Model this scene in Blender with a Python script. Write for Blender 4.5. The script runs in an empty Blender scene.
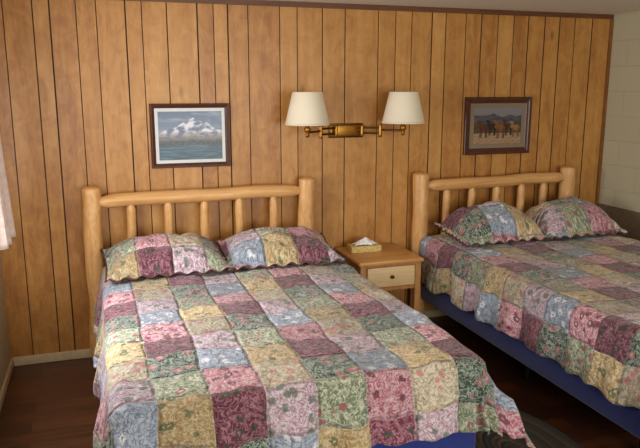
import bpy, bmesh, math, random
from mathutils import Vector, Matrix, noise
random.seed(7)
C = bpy.context.scene.collection
sc = bpy.context.scene
sc.view_settings.view_transform = 'Standard'
sc.view_settings.look = 'None'
sc.view_settings.exposure = 0.0

def s2l(c):
    return tuple(((v/255)/12.92 if v/255 <= .04045 else ((v/255+.055)/1.055)**2.4) for v in c)+(1,)

# ------------------------------------------------------------ helpers
def empty(name, loc=(0,0,0)):
    o = bpy.data.objects.new(name, None); C.objects.link(o); o.location = loc
    o.empty_display_size = .1
    return o

def mesh_obj(name, verts, faces, mat=None, parent=None, smooth=False, uvs=None):
    me = bpy.data.meshes.new(name)
    me.from_pydata([tuple(v) for v in verts], [], faces)
    if mat:
        for m in (mat if isinstance(mat, list) else [mat]): me.materials.append(m)
    if uvs:
        l = me.uv_layers.new(name='UVMap')
        for lp in me.loops: l.data[lp.index].uv = uvs[lp.vertex_index]
    if smooth:
        for p in me.polygons: p.use_smooth = True
    me.update()
    o = bpy.data.objects.new(name, me); C.objects.link(o)
    if parent: o.parent = parent
    return o

def box(name, x0,x1,y0,y1,z0,z1, mat, parent=None, bevel=0, segs=3):
    bm = bmesh.new()
    bmesh.ops.create_cube(bm, size=1)
    for v in bm.verts:
        v.co = Vector(((x0+x1)/2+v.co.x*(x1-x0), (y0+y1)/2+v.co.y*(y1-y0), (z0+z1)/2+v.co.z*(z1-z0)))
    if bevel:
        bmesh.ops.bevel(bm, geom=bm.edges[:], offset=bevel, segments=segs, profile=.5, affect='EDGES')
    me = bpy.data.meshes.new(name); bm.to_mesh(me); bm.free()
    me.materials.append(mat)
    if bevel:
        for p in me.polygons: p.use_smooth = True
        try: me.set_sharp_from_angle(angle=math.radians(50))
        except Exception: pass
    o = bpy.data.objects.new(name, me); C.objects.link(o)
    if parent: o.parent = parent
    return o

def rod(name, p0, p1, r, mat, parent=None, prof=None, segs=24, n=24, wob=0.0, cap=.02, ten0=None, ten1=None, seed=0, rough=.10):
    """organic log / rod between two points, rounded ends, optional tenons"""
    p0=Vector(p0); p1=Vector(p1); d=p1-p0; L=d.length; d.normalize()
    a = Vector((0,0,1)) if abs(d.z)<.9 else Vector((1,0,0))
    u=d.cross(a).normalized(); w=d.cross(u).normalized()
    ts=[0]
    k=6
    for i in range(1,k): ts.append(cap*(1-math.cos(i/k*math.pi/2))/L)
    m=n
    for i in range(m+1): ts.append((cap+(L-2*cap)*i/m)/L)
    for i in range(k-1,0,-1): ts.append(1-cap*(1-math.cos(i/k*math.pi/2))/L)
    ts.append(1)
    verts=[];faces=[]
    for t in ts:
        s=t*L; e=min(s,L-s)
        f=1
        if e<cap: f=math.sqrt(max(0.0,1-(1-e/cap)**2))
        f=f*.35+.65*f if True else f
        rr=r*(1 if prof is None else prof(t))
        if ten0 and s<ten0: q=s/ten0; rr*=.55+.45*(q*q*(3-2*q))
        if ten1 and L-s<ten1: q=(L-s)/ten1; rr*=.55+.45*(q*q*(3-2*q))
        cen=p0+d*s
        if wob: cen=cen+u*(noise.noise(Vector((s*3,seed*3.1,0)))*wob)+w*(noise.noise(Vector((s*3,seed*3.1,9)))*wob)
        for j in range(segs):
            an=2*math.pi*j/segs
            dr=u*math.cos(an)+w*math.sin(an)
            q=rr*f
            if wob: q*=1+rough*noise.noise(Vector((math.cos(an)*1.2,math.sin(an)*1.2,s*6+seed*5)))
            verts.append(cen+dr*q)
    nr=len(ts)
    for i in range(nr-1):
        for j in range(segs):
            faces.append((i*segs+j,i*segs+(j+1)%segs,(i+1)*segs+(j+1)%segs,(i+1)*segs+j))
    o=mesh_obj(name,verts,faces,mat,parent,True)
    bm=bmesh.new(); bm.from_mesh(o.data)
    bmesh.ops.remove_doubles(bm,verts=bm.verts,dist=1e-6)
    bmesh.ops.recalc_face_normals(bm,faces=bm.faces); bm.to_mesh(o.data); bm.free()
    return o

def lathe(name, prof, cx, cy, mat, parent=None, segs=40):
    verts=[];faces=[]
    for r,z in prof:
        for j in range(segs):
            a=2*math.pi*j/segs; verts.append((cx+r*math.cos(a),cy+r*math.sin(a),z))
    for i in range(len(prof)-1):
        for j in range(segs):
            faces.append((i*segs+j,i*segs+(j+1)%segs,(i+1)*segs+(j+1)%segs,(i+1)*segs+j))
    o=mesh_obj(name,verts,faces,mat,parent,True)
    return o

# ------------------------------------------------------------ materials
class NT:
    def __init__(s,name):
        s.m=bpy.data.materials.new(name); s.m.use_nodes=True
        s.t=s.m.node_tree; s.n=s.t.nodes; s.b=s.n['Principled BSDF']
    def node(s,typ,**kw):
        n=s.n.new(typ)
        for k,v in kw.items(): setattr(n,k,v)
        return n
    def link(s,a,b): s.t.links.new(a,b)
    def math(s,op,a,b=None,c=None,clamp=False):
        n=s.n.new('ShaderNodeMath'); n.operation=op; n.use_clamp=clamp
        for i,v in enumerate((a,b,c)):
            if v is None: continue
            if isinstance(v,(int,float)): n.inputs[i].default_value=v
            else: s.link(v,n.inputs[i])
        return n.outputs[0]
    def vmath(s,op,a,b=None):
        n=s.n.new('ShaderNodeVectorMath'); n.operation=op
        for i,v in enumerate((a,b)):
            if v is None: continue
            if isinstance(v,(tuple,list)): n.inputs[i].default_value=v
            elif isinstance(v,(int,float)): n.inputs[3].default_value=v
            else: s.link(v,n.inputs[i])
        return n
    def mix(s,f,a,b,mode='MIX'):
        n=s.n.new('ShaderNodeMix'); n.data_type='RGBA'; n.blend_type=mode
        for idx,v in ((0,f),(6,a),(7,b)):
            if isinstance(v,(int,float)): n.inputs[idx].default_value=v
            elif isinstance(v,(tuple,list)): n.inputs[idx].default_value=v
            else: s.link(v,n.inputs[idx])
        return n.outputs[2]
    def ramp(s,f,stops,interp='LINEAR'):
        n=s.n.new('ShaderNodeValToRGB'); cr=n.color_ramp; cr.interpolation=interp
        while len(cr.elements)<len(stops): cr.elements.new(.5)
        for e,(p,c) in zip(cr.elements,stops): e.position=p; e.color=c
        s.link(f,n.inputs[0]); return n.outputs[0]
    def maprange(s,f,a,b,c,d):
        n=s.n.new('ShaderNodeMapRange')
        for i,v in enumerate((a,b,c,d)): n.inputs[i+1].default_value=v
        s.link(f,n.inputs[0]); return n.outputs[0]
    def bump(s,h,st,dist=.01):
        n=s.n.new('ShaderNodeBump'); n.inputs['Strength'].default_value=st; n.inputs['Distance'].default_value=dist
        s.link(h,n.inputs['Height']); s.link(n.outputs[0],s.b.inputs['Normal'])
    def noise(s,vec,scale,detail=3,rough=.5,dist=0):
        n=s.n.new('ShaderNodeTexNoise'); n.inputs['Scale'].default_value=scale
        n.inputs['Detail'].default_value=detail; n.inputs['Roughness'].default_value=rough
        n.inputs['Distortion'].default_value=dist
        if vec is not None: s.link(vec,n.inputs['Vector'])
        return n.outputs['Fac']

def simple(name,col,rough=.6,metal=0,var=.12,scale=30,bump=.0,sheen=0):
    t=NT(name); tc=t.node('ShaderNodeTexCoord')
    f=t.noise(tc.outputs['Object'],scale,4)
    a=tuple(v*(1-var) for v in s2l(col)[:3])+(1,); b=tuple(min(1,v*(1+var)) for v in s2l(col)[:3])+(1,)
    t.link(t.ramp(f,[(.3,a),(.7,b)]),t.b.inputs['Base Color'])
    t.b.inputs['Roughness'].default_value=rough; t.b.inputs['Metallic'].default_value=metal
    if sheen: t.b.inputs['Sheen Weight'].default_value=sheen
    if bump: t.bump(f,bump,.005)
    return t.m

def wood(name,c_dark,c_mid,c_light,stretch=(14,14,1.2),rough=.45,use_tone=False,bump=.12,knots=True,kscale=(7,7,3),kamt=.65):
    t=NT(name); tc=t.node('ShaderNodeTexCoord'); v=tc.outputs['Object']
    tone=None
    if use_tone:
        at=t.node('ShaderNodeAttribute',attribute_name='tone'); tone=at.outputs['Fac']
        cx=t.node('ShaderNodeCombineXYZ'); t.link(t.math('MULTIPLY',tone,37.0),cx.inputs[0]); t.link(t.math('MULTIPLY',tone,91.0),cx.inputs[2])
        v=t.vmath('ADD',v,cx.outputs[0]).outputs[0]
    mv=t.vmath('MULTIPLY',v,stretch).outputs[0]
    g=t.noise(mv,1.6,5,.55,1.0)
    fig=t.noise(t.vmath('MULTIPLY',v,(stretch[0]*.6,stretch[1]*.6,stretch[2]*4.0)).outputs[0],1.5,3,.55,1.5)
    fine=t.noise(t.vmath('MULTIPLY',v,tuple(a*7 for a in stretch)).outputs[0],2.0,3,.6)
    f=t.math('ADD',t.math('MULTIPLY',g,.42),t.math('MULTIPLY',fig,.40))
    f=t.math('ADD',f,t.math('MULTIPLY',fine,.18))
    if tone is not None: f=t.math('ADD',f,t.math('MULTIPLY',t.math('SUBTRACT',tone,.5),.18))
    col=t.ramp(f,[(.32,s2l(c_dark)),(.5,s2l(c_mid)),(.68,s2l(c_light))])
    if knots:
        vo=t.node('ShaderNodeTexVoronoi'); vo.inputs['Scale'].default_value=1.0; vo.inputs['Randomness'].default_value=1
        wv=t.vmath('MULTIPLY',v,kscale).outputs[0]
        t.link(wv,vo.inputs['Vector'])
        sep=t.node('ShaderNodeSeparateColor'); t.link(vo.outputs['Color'],sep.inputs[0])
        big=t.math('GREATER_THAN',sep.outputs[0],.72)
        k=t.maprange(vo.outputs['Distance'],.04,.14,1,0)
        kf=t.math('MULTIPLY',t.math('MULTIPLY',k,big),kamt)
        dk=tuple(x*.35 for x in s2l(c_dark)[:3])+(1,)
        col=t.mix(kf,col,dk)
    t.link(col,t.b.inputs['Base Color'])
    t.b.inputs['Roughness'].default_value=rough
    t.bump(fine,bump,.002)
    return t.m

M_panel=wood('panel_wood',(156,101,46),(184,130,64),(202,151,84),stretch=(9,9,1.0),rough=.40,use_tone=True,kscale=(6,6,2.6),kamt=.55)
M_groove=simple('panel_groove',(58,32,14),.8)
M_logv=wood('log_pine_v',(188,134,74),(216,164,102),(234,190,130),stretch=(18,18,1.6),rough=.4,kscale=(9,9,4))
M_logh=wood('log_pine_h',(188,134,74),(216,164,102),(234,190,130),stretch=(1.6,18,18),rough=.4,kscale=(4,9,9))
M_trimdark=wood('dark_trim_wood',(78,46,22),(100,60,30),(120,76,38),stretch=(2,20,20),knots=False)
M_trimv=wood('corner_trim_wood',(110,66,30),(134,86,42),(150,100,52),stretch=(20,20,2),knots=False)
M_standtop=wood('stand_wood',(176,120,62),(206,150,86),(224,174,112),stretch=(2,16,16),rough=.35,knots=False)
M_standv=wood('stand_wood_v',(150,96,46),(180,124,66),(200,146,84),stretch=(16,16,2),rough=.45,knots=False)
M_drawer=wood('drawer_maple',(206,172,118),(224,192,142),(236,208,160),stretch=(2,14,14),rough=.4,knots=False)
M_frame=wood('frame_walnut',(52,24,14),(76,36,20),(98,50,28),stretch=(20,20,20),rough=.3,knots=False)
M_base=simple('baseboard_paint',(206,184,144),.5)
M_ceil=simple('ceiling_paint',(214,206,190),.9,bump=.2,scale=120)
M_wallL=simple('side_wall_paint',(174,154,118),.85,bump=.1)
M_brass=simple('brass',(160,114,48),.34,1)
M_brassdark=simple('aged_brass',(92,64,32),.38,1)
M_blue=simple('blue_boxspring_cloth',(30,46,120),.9,sheen=.3,bump=.2,scale=90)
M_white=simple('mattress_cloth',(225,222,215),.9)
M_metal=simple('frame_metal',(26,22,20),.6,.3)
M_curtain=simple('curtain_cloth',(222,202,192),.95,bump=.2)
M_winframe=simple('window_vinyl',(230,228,222),.4)
M_mat_w=simple('white_mat',(220,222,220),.9,var=.02)
M_mat_g=simple('tan_mat',(132,116,94),.9,var=.04)
M_tissue=simple('tissue_paper',(248,246,244),.9,var=.02)
M_tbox=simple('tissue_box_card',(214,190,120),.6,var=.25,scale=60)
M_bind=simple('sham_binding_cloth',(96,62,58),.9,var=.3,scale=60)

def shade_mat():
    t=NT('lampshade_linen'); tc=t.node('ShaderNodeTexCoord')
    f=t.noise(t.vmath('MULTIPLY',tc.outputs['Object'],(60,60,400)).outputs[0],2,3)
    t.link(t.ramp(f,[(.3,s2l((246,235,208))),(.7,s2l((253,246,224)))]),t.b.inputs['Base Color'])
    t.b.inputs['Roughness'].default_value=.85
    tr=t.node('ShaderNodeBsdfTranslucent'); tr.inputs[0].default_value=s2l((250,236,204))
    mx=t.node('ShaderNodeMixShader'); mx.inputs[0].default_value=.22
    out=t.n['Material Output']
    t.link(t.b.outputs[0],mx.inputs[1]); t.link(tr.outputs[0],mx.inputs[2]); t.link(mx.outputs[0],out.inputs[0])
    return t.m
M_shade=shade_mat()

def floor_mat():
    t=NT('dark_laminate'); tc=t.node('ShaderNodeTexCoord')
    br=t.node('ShaderNodeTexBrick'); br.offset=.37; br.inputs['Scale'].default_value=1
    br.inputs['Brick Width'].default_value=1.2; br.inputs['Row Height'].default_value=.125
    br.inputs['Mortar Size'].default_value=.0025; br.inputs['Mortar Smooth'].default_value=.3
    br.inputs['Color1'].default_value=s2l((60,34,22)); br.inputs['Color2'].default_value=s2l((92,54,32)); br.inputs['Mortar'].default_value=s2l((22,13,9))
    t.link(tc.outputs['Object'],br.inputs['Vector'])
    g=t.noise(t.vmath('MULTIPLY',tc.outputs['Object'],(2.5,40,1)).outputs[0],1.5,5,.6,.8)
    gr=t.ramp(g,[(.3,(.45,.45,.45,1)),(.7,(1.35,1.25,1.2,1))])
    t.link(t.mix(1.0,br.outputs['Color'],gr,'MULTIPLY'),t.b.inputs['Base Color'])
    t.b.inputs['Roughness'].default_value=.34
    t.bump(br.outputs['Fac'],-.3,.002)
    return t.m
M_floor=floor_mat()

def block_mat():
    t=NT('painted_block'); tc=t.node('ShaderNodeTexCoord')
    sx=t.node('ShaderNodeSeparateXYZ'); t.link(tc.outputs['Object'],sx.inputs[0])
    cx=t.node('ShaderNodeCombineXYZ'); t.link(sx.outputs[1],cx.inputs[0]); t.link(sx.outputs[2],cx.inputs[1])
    br=t.node('ShaderNodeTexBrick'); br.inputs['Scale'].default_value=1
    br.inputs['Brick Width'].default_value=.4; br.inputs['Row Height'].default_value=.2
    br.inputs['Mortar Size'].default_value=.005; br.inputs['Mortar Smooth'].default_value=.8
    br.inputs['Color1'].default_value=s2l((188,182,152)); br.inputs['Color2'].default_value=s2l((191,185,156)); br.inputs['Mortar'].default_value=s2l((178,172,142))
    t.link(cx.outputs[0],br.inputs['Vector'])
    t.link(br.outputs['Color'],t.b.inputs['Base Color']); t.b.inputs['Roughness'].default_value=.75
    n=t.noise(tc.outputs['Object'],90,4)
    h=t.math('SUBTRACT',t.math('MULTIPLY',n,.3),br.outputs['Fac'])
    t.bump(h,.35,.004)
    return t.m
M_block=block_mat()
M_lowtan=simple('lower_wall_tan',(118,102,80),.8)

PS=.205
def quilt_mat(name='patchwork_cloth'):
    t=NT(name); uv=t.node('ShaderNodeUVMap'); uv.uv_map='UVMap'
    wob=t.node('ShaderNodeTexNoise'); wob.inputs['Scale'].default_value=5; wob.inputs['Detail'].default_value=1
    t.link(uv.outputs[0],wob.inputs['Vector'])
    uvw=t.vmath('ADD',uv.outputs[0],t.vmath('MULTIPLY',t.vmath('SUBTRACT',wob.outputs['Color'],(.5,.5,.5)).outputs[0],(.035,.035,0)).outputs[0]).outputs[0]
    sc_=t.vmath('MULTIPLY',uvw,(1/PS,1/PS,1)).outputs[0]
    cell=t.vmath('FLOOR',sc_).outputs[0]; fr=t.vmath('FRACTION',sc_).outputs[0]
    k=t.vmath('DOT_PRODUCT',cell,(1,3,0)).outputs['Value']
    k=t.math('FLOORED_MODULO',k,8.0); kk=t.math('ADD',t.math('DIVIDE',k,8.0),1/16)
    #       rose          cream-paisley  forest      ice blue      honey         wine         lilac-white    sage
    bases=[(182,104,122),(204,194,170),(46,66,54),(176,186,200),(178,148,98),(98,36,54),(204,190,196),(112,128,98)]
    acc  =[(230,206,206),(134,118,90),(178,190,174),(92,108,132),(224,210,174),(180,128,142),(140,86,112),(216,214,192)]
    acc2 =[(104,40,60),(190,122,122),(190,116,122),(236,236,240),(96,108,66),(54,68,50),(92,114,94),(156,80,90)]
    st=lambda L:[(i/8,s2l(c)) for i,c in enumerate(L)]
    A=t.ramp(kk,st(bases),'CONSTANT'); B=t.ramp(kk,st(acc),'CONSTANT'); D=t.ramp(kk,st(acc2),'CONSTANT')
    off=t.vmath('MULTIPLY',cell,(3.71,5.13,0)).outputs[0]
    pv=t.vmath('ADD',uv.outputs[0],off).outputs[0]
    n1=t.noise(pv,26,2,.5,2.2)
    band=t.math('ABSOLUTE',t.math('SUBTRACT',n1,.5))
    m1=t.maprange(band,.025,.055,1,0)
    n4=t.noise(pv,38,2,.6,.5)
    m4=t.maprange(n4,.52,.58,0,1)
    dn=t.node('ShaderNodeTexNoise'); dn.inputs['Scale'].default_value=55; t.link(pv,dn.inputs['Vector'])
    dv=t.vmath('ADD',pv,t.vmath('MULTIPLY',dn.outputs['Color'],(.032,.032,0)).outputs[0]).outputs[0]
    vo=t.node('ShaderNodeTexVoronoi'); vo.inputs['Scale'].default_value=20; t.link(dv,vo.inputs['Vector'])
    m2=t.maprange(vo.outputs['Distance'],.32,.40,1,0)
    m3=t.maprange(vo.outputs['Distance'],.11,.16,1,0)
    col=t.mix(t.math('MULTIPLY',m4,.40),A,B)
    col=t.mix(t.math('MULTIPLY',m1,.75),col,B)
    sc3=t.node('ShaderNodeSeparateColor'); t.link(vo.outputs['Color'],sc3.inputs[0])
    fl=t.math('MULTIPLY',m2,t.math('GREATER_THAN',sc3.outputs[0],.36))
    col=t.mix(t.math('MULTIPLY',fl,.85),col,D)
    col=t.mix(t.math('MULTIPLY',m3,.8),col,B)
    ct=t.node('ShaderNodeTexWhiteNoise'); ct.noise_dimensions='2D'; t.link(cell,ct.inputs['Vector'])
    v=t.maprange(ct.outputs['Value'],0,1,.74,1.16)
    col2=t.vmath('SCALE',col)
    t.link(v,col2.inputs[3])
    sx=t.node('ShaderNodeSeparateXYZ'); t.link(fr,sx.inputs[0])
    ex=t.math('SUBTRACT',.5,t.math('ABSOLUTE',t.math('SUBTRACT',sx.outputs[0],.5)))
    ey=t.math('SUBTRACT',.5,t.math('ABSOLUTE',t.math('SUBTRACT',sx.outputs[1],.5)))
    e=t.math('MINIMUM',ex,ey)
    seam=t.node('ShaderNodeMapRange'); seam.interpolation_type='SMOOTHSTEP'
    seam.inputs[1].default_value=0; seam.inputs[2].default_value=.08; seam.inputs[3].default_value=0; seam.inputs[4].default_value=1
    t.link(e,seam.inputs[0])
    t.link(col2.outputs[0],t.b.inputs['Base Color'])
    t.b.inputs['Roughness'].default_value=.72; t.b.inputs['Sheen Weight'].default_value=.25
    q=t.noise(uv.outputs[0],22,2,.5,.8)
    h=t.math('ADD',t.math('MULTIPLY',seam.outputs[0],.7),t.math('MULTIPLY',q,1.5))
    t.bump(h,1.0,.016)
    return t.m
M_quilt=quilt_mat()

def vcol_mat(name):
    t=NT(name); a=t.node('ShaderNodeVertexColor'); a.layer_name='paint'
    t.link(a.outputs[0],t.b.inputs['Base Color']); t.b.inputs['Roughness'].default_value=.3
    return t.m

# ------------------------------------------------------------ room
XL,XR,YF,H=-.64,4.05,-6.2,2.412
def panel_wall():
    gx=[XL,-.50,-.332,-.234,-.079,.042,.22,.322,.481,.679,.787,.883,1.022,1.244,1.37,1.555,1.726,1.983,2.12,2.25,2.415,2.53,2.70,2.834,2.98,3.12,3.253,3.405,3.543,3.69,3.856,XR]
    prof=[(XL-.1,0.0)]
    for i,g in enumerate(gx[:-1]):
        w=random.choice((.0030,.0036,.0046)); dep=.006
        if i>0:
            prof+= [(g-w,0.0),(g-w*.4,dep),(g+w*.4,dep),(g+w,0.0)]
    prof.append((XR+.1,0.0))
    verts=[];faces=[];mi=[];tn=[]
    for x,y in prof:
        verts+=[(x,y,0),(x,y,H+.05)]
    cur=random.random()
    for i in range(len(prof)-1):
        faces.append((2*i,2*i+2,2*i+3,2*i+1))
        flat=(i%4==0)
        mi.append(0 if flat else 1)
        if flat: cur=random.random()
        tn.append(cur)
    n=len(verts); verts+=[(XL-.1,.12,0),(XL-.1,.12,H+.05),(XR+.1,.12,0),(XR+.1,.12,H+.05)]
    m=len(prof)
    faces+=[(n,n+1,n+3,n+2),(0,1,n+1,n),(2*m-2,n+2,n+3,2*m-1)]; mi+=[0]*3; tn+=[.5]*3
    o=mesh_obj('wall_back',verts,faces,[M_panel,M_groove])
    at=o.data.attributes.new('tone','FLOAT','FACE')
    for i,p in enumerate(o.data.polygons):
        p.material_index=mi[i]; at.data[i].value=tn[i]
panel_wall()
box('floor',XL-.1,XR+.1,YF-.1,.12,-.1,0,M_floor)
box('ceiling',XL-.1,XR+.1,YF-.1,.12,H,H+.1,M_ceil)
box('wall_right',XR,XR+.12,YF,0,0,H,M_block)
def wall_hole(name,axis,pos,thick,a0,a1,h0,h1,z0,z1,mat):
    bm=bmesh.new()
    def bx(A0,A1,Z0,Z1):
        g=bmesh.ops.create_cube(bm,size=1)['verts']
        for v in g:
            a=(A0+A1)/2+(v.co.y if axis=='x' else v.co.x)*(A1-A0); z=(Z0+Z1)/2+v.co.z*(Z1-Z0)
            p=pos+((v.co.x if axis=='x' else v.co.y)+.5)*thick
            v.co=Vector((p,a,z)) if axis=='x' else Vector((a,p,z))
    bx(a0,h0,0,H); bx(h1,a1,0,H); bx(h0,h1,0,z0); bx(h0,h1,z1,H)
    bmesh.ops.recalc_face_normals(bm,faces=bm.faces)
    me=bpy.data.meshes.new(name); bm.to_mesh(me); bm.free(); me.materials.append(mat)
    o=bpy.data.objects.new(name,me); C.objects.link(o); return o
wall_hole('wall_left','x',XL-.12,.12,YF,0,-2.1,-.75,1.0,2.0,M_wallL)
wall_hole('wall_front','y',YF-.12,.12,XL,XR,.2,2.9,.85,2.15,M_wallL)
def window(name,axis,pos,a0,a1,z0,z1):
    e=empty(name)
    def b(n,A0,A1,Z0,Z1,t0,t1,m):
        if axis=='x': box(n,pos+t0,pos+t1,A0,A1,Z0,Z1,m,e,0)
        else: box(n,A0,A1,pos+t0,pos+t1,Z0,Z1,m,e,0)
    w=.05
    b('jamb_1',a0,a0+w,z0,z1,-.04,.04,M_winframe); b('jamb_2',a1-w,a1,z0,z1,-.04,.04,M_winframe)
    b('sill',a0+w,a1-w,z0,z0+w,-.04,.04,M_winframe); b('head',a0+w,a1-w,z1-w,z1,-.04,.04,M_winframe)
    c=(a0+a1)/2; b('mullion',c-.02,c+.02,z0+w,z1-w,-.03,.03,M_winframe)
window('window_1','x',XL-.06,-2.1,-.75,1.0,2.0)
window('window_2','y',YF-.06,.2,2.9,.85,2.15)
box('trim_1',XL,XR,-.014,-.0005,H-.036,H-.001,M_trimdark)
box('trim_2',XR-.024,XR-.0005,-.02,-.0005,0,H-.040,M_trimv)
box('baseboard_back',XL+.016,XR-.03,-.014,-.0005,0.001,.062,M_base,bevel=.003)
box('baseboard_left',XL+.0005,XL+.014,YF+.02,-.0145,0.001,.062,M_base,bevel=.003)
box('wall_right_lower',XR-.012,XR-.0005,YF+.02,-.03,.0,.86,M_lowtan)  # thin grey-tan sheet, makes the lower right wall darker than the blocks above

# curtain
cur=empty('window_curtain')
def curtain(nm,y0,y1,z0,z1,xc):
    verts=[];faces=[];NY=90;NZ=30
    for j in range(NZ+1):
        v=j/NZ; z=z1+(z0-z1)*v
        for i in range(NY+1):
            u=i/NY; y=y0+(y1-y0)*u
            x=xc+(.016+.016*v)*math.sin(u*(abs(y1-y0))*62+.6*math.sin(v*3))+.01*math.sin(u*9+v*2)+.04*v*v
            verts.append((x,y,z))
    for j in range(NZ):
        for i in range(NY):
            a=j*(NY+1)+i; faces.append((a,a+1,a+NY+2,a+NY+1))
    o=mesh_obj(nm,verts,faces,M_curtain,cur,True)
    s=o.modifiers.new('s','SOLIDIFY'); s.thickness=.002
curtain('panel_1',-.55,-.95,1.0,2.10,-.55)
curtain('panel_2',-1.95,-2.35,1.0,2.10,-.56)
rod('curtain_rod',(-.55,-.45,2.11),(-.55,-2.45,2.11),.010,M_brassdark,cur,cap=.005)
for i,y in enumerate((-.5,-2.4)):
    rod('bracket_%d'%i,(-.639,y,2.11),(-.55,y,2.11),.007,M_brassdark,cur,cap=.003)

# ------------------------------------------------------------ beds
def bed(x0,x1,hx0,hx1,nsp,seed,TOP,yb1):
    e=empty('log_bed',((hx0+hx1)/2,-.1,0))
    inv=Matrix.Translation(-e.location)
    kids=[]
    yh=-.105
    for i,x in enumerate((hx0,hx1)):
        kids.append(rod('headboard_post_%d'%(i+1),(x,yh,.0),(x,yh,1.205),.060,M_logv,None,wob=.012,cap=.022,seed=seed+i))
    kids.append(rod('headboard_top_rail',(hx0+.03,yh,1.10),(hx1-.03,yh,1.115),.045,M_logh,None,wob=.009,cap=.004,ten0=.10,ten1=.10,seed=seed+5,n=40,rough=.05))
    kids.append(rod('headboard_bottom_rail',(hx0+.03,yh,.50),(hx1-.03,yh,.50),.044,M_logh,None,wob=.012,cap=.004,ten0=.10,ten1=.10,seed=seed+6,n=40))
    for i in range(nsp):
        x=hx0+(hx1-hx0)*(i+1)/(nsp+1)
        kids.append(rod('spindle_%d'%(i+1),(x,yh,.51),(x+.004*math.sin(i*3),yh,1.10),.030,M_logv,None,wob=.010,cap=.004,ten0=.06,ten1=.07,seed=seed+10+i))
    yb0=-.175
    kids.append(box('mattress',x0+.02,x1-.02,yb1,yb0,.425,TOP-.03,M_white,None,.05,5))
    kids.append(box('box_spring',x0+.008,x1-.008,yb1-.008,yb0,.225,.42,M_blue,None,.022,4))
    for i,x in enumerate((x0+.22,x1-.25)):
        kids.append(box('frame_rail_%d'%i,x,x+.03,yb1+.05,yb0-.0,.188,.222,M_metal))
        for j,y in enumerate((yb1+.3,-1.25,-.35)):
            kids.append(rod('frame_leg_%d_%d'%(i,j),(x+.015,y,.0),(x+.015,y,.19),.018,M_metal,None,cap=.003,n=4))
    for j,y in enumerate((yb1+.3,-.35)):
        kids.append(box('frame_cross_%d'%j,x0+.252,x1-.252,y-.015,y+.015,.19,.22,M_metal))
    for k in kids:
        k.parent=e; k.matrix_parent_inverse=inv
    return e

def drape(x0,x1,yh,yf,top,drop,dropf,seed,uo,vo,flare=.34,side=.06):
    r=.075; W=x1-x0; L=yh-yf
    ix0,ix1=x0+r,x1-r; iy=yf+r
    st=.014
    na=int((W-2*r+2*drop)/st); nb=int((L-r+dropf)/st)
    A0=ix0-drop; A1=ix1+drop; B1=L-r+dropf
    verts=[];uvs=[];faces=[]
    for j in range(nb+1):
        b=B1*j/nb
        for i in range(na+1):
            a=A0+(A1-A0)*i/na
            da=max(0,ix0-a,a-ix1); sx=-1 if a<ix0 else 1
            db=max(0,b-(L-r))
            bx=min(max(a,ix0),ix1); by=yh-min(b,L-r)
            d=math.hypot(da,db)
            z=top; ox=oy=0
            if d>0:
                dx,dy=sx*da/d,-db/d
                c=2*abs(dx*dy)
                ang=min(d/r,math.pi/2)
                o=r*math.sin(ang); zz=r*(1-math.cos(ang))
                rest=max(0,d-r*math.pi/2)
                sl=side+flare*c
                fr=min(1,rest/.20)
                s=a*(abs(dy))+b*abs(dx)+seed
                fold=.020*math.sin(s*17+2*math.sin(s*3.1))*fr+.008*math.sin(s*37+seed)*fr
                fold*=(1-.3*c)
                o+=rest*sl+fold+.014*fr
                zz+=rest*math.sqrt(1-sl*sl)
                ox,oy=dx*o,dy*o; z=top-zz+(.009*math.sin(s*17+1)+.007*math.sin(s*31))*fr
            rid=abs(noise.noise(Vector((a*3.6+.4*b,b*2.2,seed+7))))
            z+=.013*noise.noise(Vector((a*3.0,b*3.0,seed)))+.007*noise.noise(Vector((a*9,b*9,seed)))+.010*max(0,.16-rid)/.16
            verts.append((bx+ox,by+oy,z)); uvs.append((a-x0+10*PS+uo,-b+30*PS+vo))
    for j in range(nb):
        for i in range(na):
            p=j*(na+1)+i; faces.append((p,p+na+1,p+na+2,p+1))
    o=mesh_obj('patchwork_quilt',verts,faces,M_quilt,None,True,uvs)
    s=o.modifiers.new('s','SOLIDIFY'); s.thickness=.008; s.offset=-1
    return o

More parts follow.
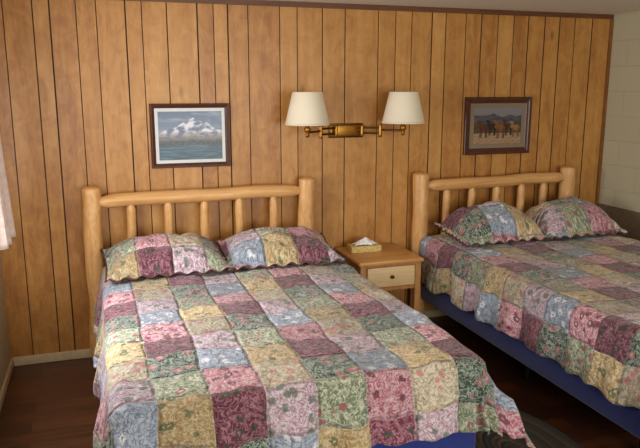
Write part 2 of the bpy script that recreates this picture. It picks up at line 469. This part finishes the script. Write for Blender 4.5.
def pillow(cx,cy,w,l,h,base,seed,uo,vo,rot=0):
    N=64; fl=.045
    verts=[];uvs=[];faces=[];mi=[]
    def pr(x,y):
        xx=min(1,abs(x)); yy=min(1,abs(y))
        return ((1-xx**2.4)*(1-yy**2.4))**.5
    def P(i,j,top):
        x=-1+2*i/N; y=-1+2*j/N
        X=x*(w/2+fl); Y=y*(l/2+fl)
        X*=1-.045*(1-y*y); Y*=1-.07*(1-x*x)
        px=min(1,abs(x)*(w/2+fl)/(w/2)); py=min(1,abs(y)*(l/2+fl)/(l/2))
        q=pr(px,py)
        ln=.80+.26*y
        edge=.035+.05*(y+1)/2
        rimd=max(abs(x),abs(y))
        if rimd>.88: edge-= (rimd-.88)*.22*(1 if y<.5 else .3)
        if rimd>.88: edge+=.10*(rimd-.88)*math.sin((x-y if abs(x)<abs(y) else x+y*1.3)*24+seed)
        nz=.034*noise.noise(Vector((x*2.0,y*2.0,seed)))*q+.012*noise.noise(Vector((x*5,y*5,seed+4)))
        if top: z=edge+(h-edge)*q*ln+nz+.003
        else: z=edge*(1-min(1,q*1.6))+.004*(1-q)
        if not top: z=max(.004,z-.004)
        return X,Y,z
    cr,sr=math.cos(rot),math.sin(rot)
    idx={}
    for top in (1,0):
        for j in range(N+1):
            for i in range(N+1):
                X,Y,z=P(i,j,top)
                if not top and (i in(0,N) or j in(0,N)):
                    idx[(0,i,j)]=idx[(1,i,j)]; continue
                idx[(top,i,j)]=len(verts)
                verts.append((X*cr-Y*sr,X*sr+Y*cr,max(.003,z)))
                uvs.append((X+w/2+10*PS+uo,Y+20*PS+vo))
    for j in range(N):
        for i in range(N):
            faces.append((idx[1,i,j],idx[1,i+1,j],idx[1,i+1,j+1],idx[1,i,j+1]))
            faces.append((idx[0,i,j],idx[0,i,j+1],idx[0,i+1,j+1],idx[0,i+1,j]))
            m=1 if (i in (0,N-1) or j in (0,N-1)) else 0
            mi+=[m,m]
    o=mesh_obj('pillow',verts,faces,[M_quilt,M_bind],None,True,uvs)
    for p,m in zip(o.data.polygons,mi): p.material_index=m
    o.location=(cx,cy,base)
    return o

T1,T2=.70,.725
bed(-.02,1.53,-.065,1.40,5,1,T1,-2.27)
drape(-.03,1.55,-.175,-2.33,T1,.375,.350,1.3,0.03,0.06,.48,.10)
pillow(.365,-.445,.68,.45,.215,T1+.018,1,.25,.1,.03)
pillow(1.10,-.445,.69,.45,.205,T1+.018,2,.4,.45,-.02)
bed(2.29,3.79,2.31,3.64,5,30,T2,-2.52)
drape(2.28,3.80,-.175,-2.58,T2,.385,.385,5.1,.33,.5,.2,.06)
pillow(2.74,-.435,.66,.41,.275,T2+.018,3,.2,.4,.02)
pillow(3.42,-.435,.64,.41,.270,T2+.018,4,.65,.0,-.03)

# ------------------------------------------------------------ nightstand
ns=empty('nightstand',(1.86,-.3,0))
inv=Matrix.Translation(-ns.location)
nx0,nx1,ny0,ny1,nz=1.66,2.12,-.52,-.03,.655
parts=[box('top',nx0-.015,nx1+.015,ny0-.015,ny1,nz-.028,nz,M_standtop,None,.008),
 box('leg_1',nx0,nx0+.045,ny0,ny0+.045,0,nz-.029,M_standv,None,.004),
 box('leg_2',nx1-.045,nx1,ny0,ny0+.045,0,nz-.029,M_standv,None,.004),
 box('leg_3',nx0,nx0+.045,ny1-.05,ny1-.005,0,nz-.029,M_standv,None,.004),
 box('leg_4',nx1-.045,nx1,ny1-.05,ny1-.005,0,nz-.029,M_standv,None,.004),
 box('side_1',nx0+.01,nx0+.028,ny0+.046,ny1-.051,.42,nz-.029,M_standv),
 box('side_2',nx1-.028,nx1-.01,ny0+.046,ny1-.051,.42,nz-.029,M_standv),
 box('back_panel',nx0+.046,nx1-.046,ny1-.03,ny1-.015,.10,nz-.029,M_standv),
 box('rail_top',nx0+.046,nx1-.046,ny0+.008,ny0+.03,nz-.045,nz-.029,M_standv),
 box('rail_bottom',nx0+.046,nx1-.046,ny0+.008,ny0+.03,.435,.462,M_standv),
 box('drawer_box',nx0+.06,nx1-.06,ny0+.031,ny1-.06,.465,nz-.05,M_drawer),
 box('drawer_front',nx0+.050,nx1-.050,ny0-.006,ny0+.02,.466,nz-.048,M_drawer,None,.005),
 box('shelf',nx0+.012,nx1-.012,ny0+.02,ny1-.031,.13,.15,M_standv)]
kn=bmesh.new(); bmesh.ops.create_uvsphere(kn,u_segments=24,v_segments=14,radius=.014)
for v in kn.verts: v.co=Vector((v.co.x+(nx0+nx1)/2,v.co.y*.7+ny0-.026,v.co.z+.54))
me=bpy.data.meshes.new('knob'); kn.to_mesh(me); kn.free(); me.materials.append(M_brassdark)
for p in me.polygons: p.use_smooth=True
k=bpy.data.objects.new('knob',me); C.objects.link(k); parts.append(k)
parts.append(rod('knob_stem',((nx0+nx1)/2,ny0-.022,.54),((nx0+nx1)/2,ny0+.002,.54),.006,M_brassdark,None,cap=.002,n=3))
for p in parts: p.parent=ns; p.matrix_parent_inverse=inv

# tissue box
tb=empty('tissue_box',(1.81,-.21,nz))
inv=Matrix.Translation(-tb.location)
parts=[box('carton',1.695,1.925,-.265,-.15,nz+.001,nz+.048,M_tbox,None,.003)]
def tissue():
    verts=[];faces=[];N=26
    for j in range(N+1):
        for i in range(N+1):
            u=-1+2*i/N; v=-1+2*j/N
            r=math.hypot(u,v*1.2)
            z=.045*math.exp(-r*r*1.8)+.014*noise.noise(Vector((u*2.6,v*2.6,3)))+.006*noise.noise(Vector((u*7,v*7,3)))
            verts.append((1.815+u*.085,-.207+v*.045,nz+.051+max(0,z)))
    for j in range(N):
        for i in range(N):
            a=j*(N+1)+i; faces.append((a,a+1,a+N+2,a+N+1))
    return mesh_obj('tissue',verts,faces,M_tissue,None,True)
parts.append(tissue())
for p in parts: p.parent=tb; p.matrix_parent_inverse=inv

# ------------------------------------------------------------ wall lamp
wl=empty('swing_arm_wall_lamp',(1.735,0,1.52))
inv=Matrix.Translation(-wl.location); parts=[]
parts.append(box('backplate',1.612,1.858,-.022,-.001,1.482,1.562,M_brass,None,.006))
parts.append(box('backplate_rim',1.60,1.87,-.012,-.0008,1.47,1.574,M_brassdark,None,.004))
def arm(tag,px,ex,ey,cx,cy):
    parts.append(rod('hub_'+tag,(px,-.02,1.525),(px,-.075,1.525),.014,M_brass,None,cap=.004,n=4))
    parts.append(rod('pivot_'+tag,(px,-.075,1.485),(px,-.075,1.565),.012,M_brass,None,cap=.004,n=4))
    parts.append(rod('arm_a_'+tag,(px,-.075,1.545),(ex,ey,1.545),.007,M_brassdark,None,cap=.002,n=4))
    parts.append(rod('arm_b_'+tag,(px,-.075,1.505),(ex,ey,1.505),.007,M_brassdark,None,cap=.002,n=4))
    parts.append(rod('elbow_'+tag,(ex,ey,1.475),(ex,ey,1.575),.014,M_brass,None,cap=.004,n=4))
    parts.append(rod('arm_c_'+tag,(ex,ey,1.53),(cx,cy,1.53),.008,M_brassdark,None,cap=.002,n=4))
    parts.append(lathe('socket_cup_'+tag,[(.0,1.495),(.010,1.497),(.016,1.51),(.012,1.525),(.022,1.54),(.024,1.555),(.018,1.565),(.018,1.62),(0,1.62)],cx,cy,M_brass))
    parts.append(lathe('bulb_'+tag,[(.014,1.62),(.016,1.64),(.030,1.67),(.031,1.69),(.022,1.712),(0,1.72)],cx,cy,M_tissue))
    for i in range(3):
        a=i*2.094
        parts.append(rod('spider_%s_%d'%(tag,i),(cx,cy,1.615),(cx+.128*math.cos(a),cy+.128*math.sin(a),1.605),.002,M_brassdark,None,cap=.001,n=2,segs=8))
    z0,z1=1.584,1.802; r0,r1=.150,.100
    prof=[(r0,z0),(r0+.0015,z0+.002),(r1+.0015,z1-.002),(r1,z1),(r1-.0015,z1-.002),(r0-.003,z0+.002),(r0,z0)]
    parts.append(lathe('shade_'+tag,prof,cx,cy,M_shade,None,64))
    parts.append(lathe('shade_hem_'+tag,[(r0+.002,z0-.001),(r0+.003,z0+.006),(r0,z0+.010),(r0-.002,z0+.003),(r0+.002,z0-.001)],cx,cy,M_shade,None,64))
arm('left',1.635,1.50,-.13,1.365,-.25)
arm('right',1.835,1.96,-.12,2.08,-.25)
for p in parts: p.parent=wl; p.matrix_parent_inverse=inv

# ------------------------------------------------------------ pictures
def fbm(x,y,o=4):
    return sum(noise.noise(Vector((x*2**i,y*2**i,i*3.3)))/2**i for i in range(o))
def lerp(a,b,t): t=max(0,min(1,t)); return tuple(a[i]+(b[i]-a[i])*t for i in range(3))
def paint_mountain(u,v):
    sky=lerp((108,126,146),(60,82,110),(v-.5)*2)
    sky=lerp(sky,(132,144,156),max(0,fbm(u*3,v*9)*1.1))
    pk=.84-.42*abs(u-.55)-.30*max(0,abs(u-.55)-.22)+.06*fbm(u*5,1)
    low=.40+.03*fbm(u*5,9)
    if v>pk: c=sky
    elif v>low:
        s=fbm(u*7+v*5,v*9-u*4)
        c=lerp((206,206,208),(84,96,120),.48+1.7*s)
        if v<low+.18: c=lerp((100,90,80),c,(v-low)/.18+.4*s)
    elif v>low-.10: c=lerp((30,46,52),(62,76,72),.5+fbm(u*20,v*20))
    else: c=lerp((36,68,84),(80,112,122),.4+fbm(u*4,v*30)*.9)
    return c
def paint_horses(u,v):
    c=lerp((104,100,100),(126,122,126),v)
    m=.80+.08*fbm(u*4,2)
    if v<m: c=lerp((62,60,74),(88,82,90),.5+fbm(u*8,v*8))
    if v<.58+.03*fbm(u*6,4): c=lerp((66,48,32),(100,74,46),.5+fbm(u*20,v*20))
    if v<.30: c=lerp((142,112,82),(168,140,110),.5+fbm(u*14,v*30))
    for (hx,hy,s,col) in ((.20,.45,1.1,(84,44,24)),(.38,.48,1.0,(40,26,20)),(.56,.44,1.15,(124,78,44)),(.73,.48,1.0,(70,38,22)),(.88,.44,1.0,(144,108,74))):
        if ((u-hx)/(.085*s))**2+((v-hy)/(.085*s))**2<1: c=col
        if abs(u-(hx-.085*s)-.25*(v-hy-.05))<.022*s and hy<v<hy+.17*s: c=col
        if ((u-(hx-.10*s))/(.035*s))**2+((v-(hy+.15*s))/(.04*s))**2<1: c=col
        for lx in (-.06,-.035,.045,.065):
            if abs(u-hx-lx*s)<.010 and hy-.26*s<v<hy: c=tuple(q*.7 for q in col)
    return c
def picture(name,x0,x1,z0,z1,fw,matw,matm,paint):
    e=empty(name,((x0+x1)/2,-.01,(z0+z1)/2)); inv=Matrix.Translation(-e.location); ps=[]
    yb,yf=-.001,-.026
    prof=[(0,yb),(0,yf+.004),(.004,yf),(fw*.45,yf+.002),(fw*.6,yf+.006),(fw-.004,yf+.009),(fw,yf+.014),(fw,yb)]
    verts=[];faces=[]
    for d,y in prof:
        verts+=[(x0+d,y,z0+d),(x1-d,y,z0+d),(x1-d,y,z1-d),(x0+d,y,z1-d)]
    n=len(prof)
    for i in range(n-1):
        for j in range(4):
            faces.append((i*4+j,i*4+(j+1)%4,(i+1)*4+(j+1)%4,(i+1)*4+j))
    ps.append(mesh_obj('frame',verts,faces,M_frame))
    ps.append(box('mat_board',x0+fw,x1-fw,-.010,-.003,z0+fw,z1-fw,matm))
    a0,a1,b0,b1=x0+fw+matw,x1-fw-matw,z0+fw+matw,z1-fw-matw
    NX,NZ=150,110
    verts=[(a0+(a1-a0)*i/NX,-.0115,b0+(b1-b0)*j/NZ) for j in range(NZ+1) for i in range(NX+1)]
    faces=[(j*(NX+1)+i,j*(NX+1)+i+1,(j+1)*(NX+1)+i+1,(j+1)*(NX+1)+i) for j in range(NZ) for i in range(NX)]
    o=mesh_obj('print',verts,faces,vcol_mat(name+'_print'))
    ca=o.data.color_attributes.new('paint','FLOAT_COLOR','POINT')
    for j in range(NZ+1):
        for i in range(NX+1):
            ca.data[j*(NX+1)+i].color=s2l(tuple(max(0,min(255,q)) for q in paint(i/NX,j/NZ)))
    ps.append(o)
    for p in ps: p.parent=e; p.matrix_parent_inverse=inv
picture('framed_mountain_print',.340,.872,1.295,1.725,.030,.022,M_mat_w,paint_mountain)
picture('framed_horse_print',2.717,3.315,1.312,1.758,.048,.036,M_mat_g,paint_horses)

# ------------------------------------------------------------ braided rug
def rug(cx,cy,ax,ay):
    verts=[];faces=[];mi=[];R=90;S=120
    for i in range(R+1):
        t=i/R
        for j in range(S):
            a=2*math.pi*j/S
            z=.004+.008*abs(math.sin(t*math.pi*14)) if i<R else .001
            verts.append((cx+ax*t*math.cos(a),cy+ay*t*math.sin(a),z))
    for i in range(R):
        for j in range(S):
            faces.append((i*S+j,(i+1)*S+j,(i+1)*S+(j+1)%S,i*S+(j+1)%S)); mi.append(int(i/R*14)%3)
    o=mesh_obj('braided_rug',verts,faces,[simple('rug_a',(60,54,46),.95,bump=.5,scale=150),simple('rug_b',(46,48,44),.95,bump=.5,scale=150),simple('rug_c',(76,62,48),.95,bump=.5,scale=150)],None,True)
    for p,m in zip(o.data.polygons,mi): p.material_index=m
rug(1.93,-1.98,.36,.60)

# ------------------------------------------------------------ light
w=bpy.data.worlds.new('World'); sc.world=w; w.use_nodes=True
bg=w.node_tree.nodes['Background']; bg.inputs[0].default_value=(.75,.86,1,1); bg.inputs[1].default_value=1.0
def area(name,loc,rot,sx,sy,power,col):
    l=bpy.data.lights.new(name,'AREA'); l.shape='RECTANGLE'; l.size=sx; l.size_y=sy; l.energy=power; l.color=col
    o=bpy.data.objects.new(name,l); C.objects.link(o); o.location=loc; o.rotation_euler=rot; return o
area('daylight_front',(1.55,YF+.03,1.5),(math.radians(90),0,0),2.6,1.25,108,(1,.975,.93))
area('daylight_left',(XL-.01,-1.42,1.5),(0,math.radians(-90),0),.9,1.25,42,(.98,.98,1))

# ------------------------------------------------------------ camera
cd=bpy.data.cameras.new('camera'); cam=bpy.data.objects.new('camera',cd); C.objects.link(cam)
cam.location=(0,-4.65,1.83); cam.rotation_euler=(math.radians(78.5),0,math.radians(-18.3))
cd.sensor_width=36; cd.lens=36*670/640; cd.clip_start=.05
sc.camera=cam
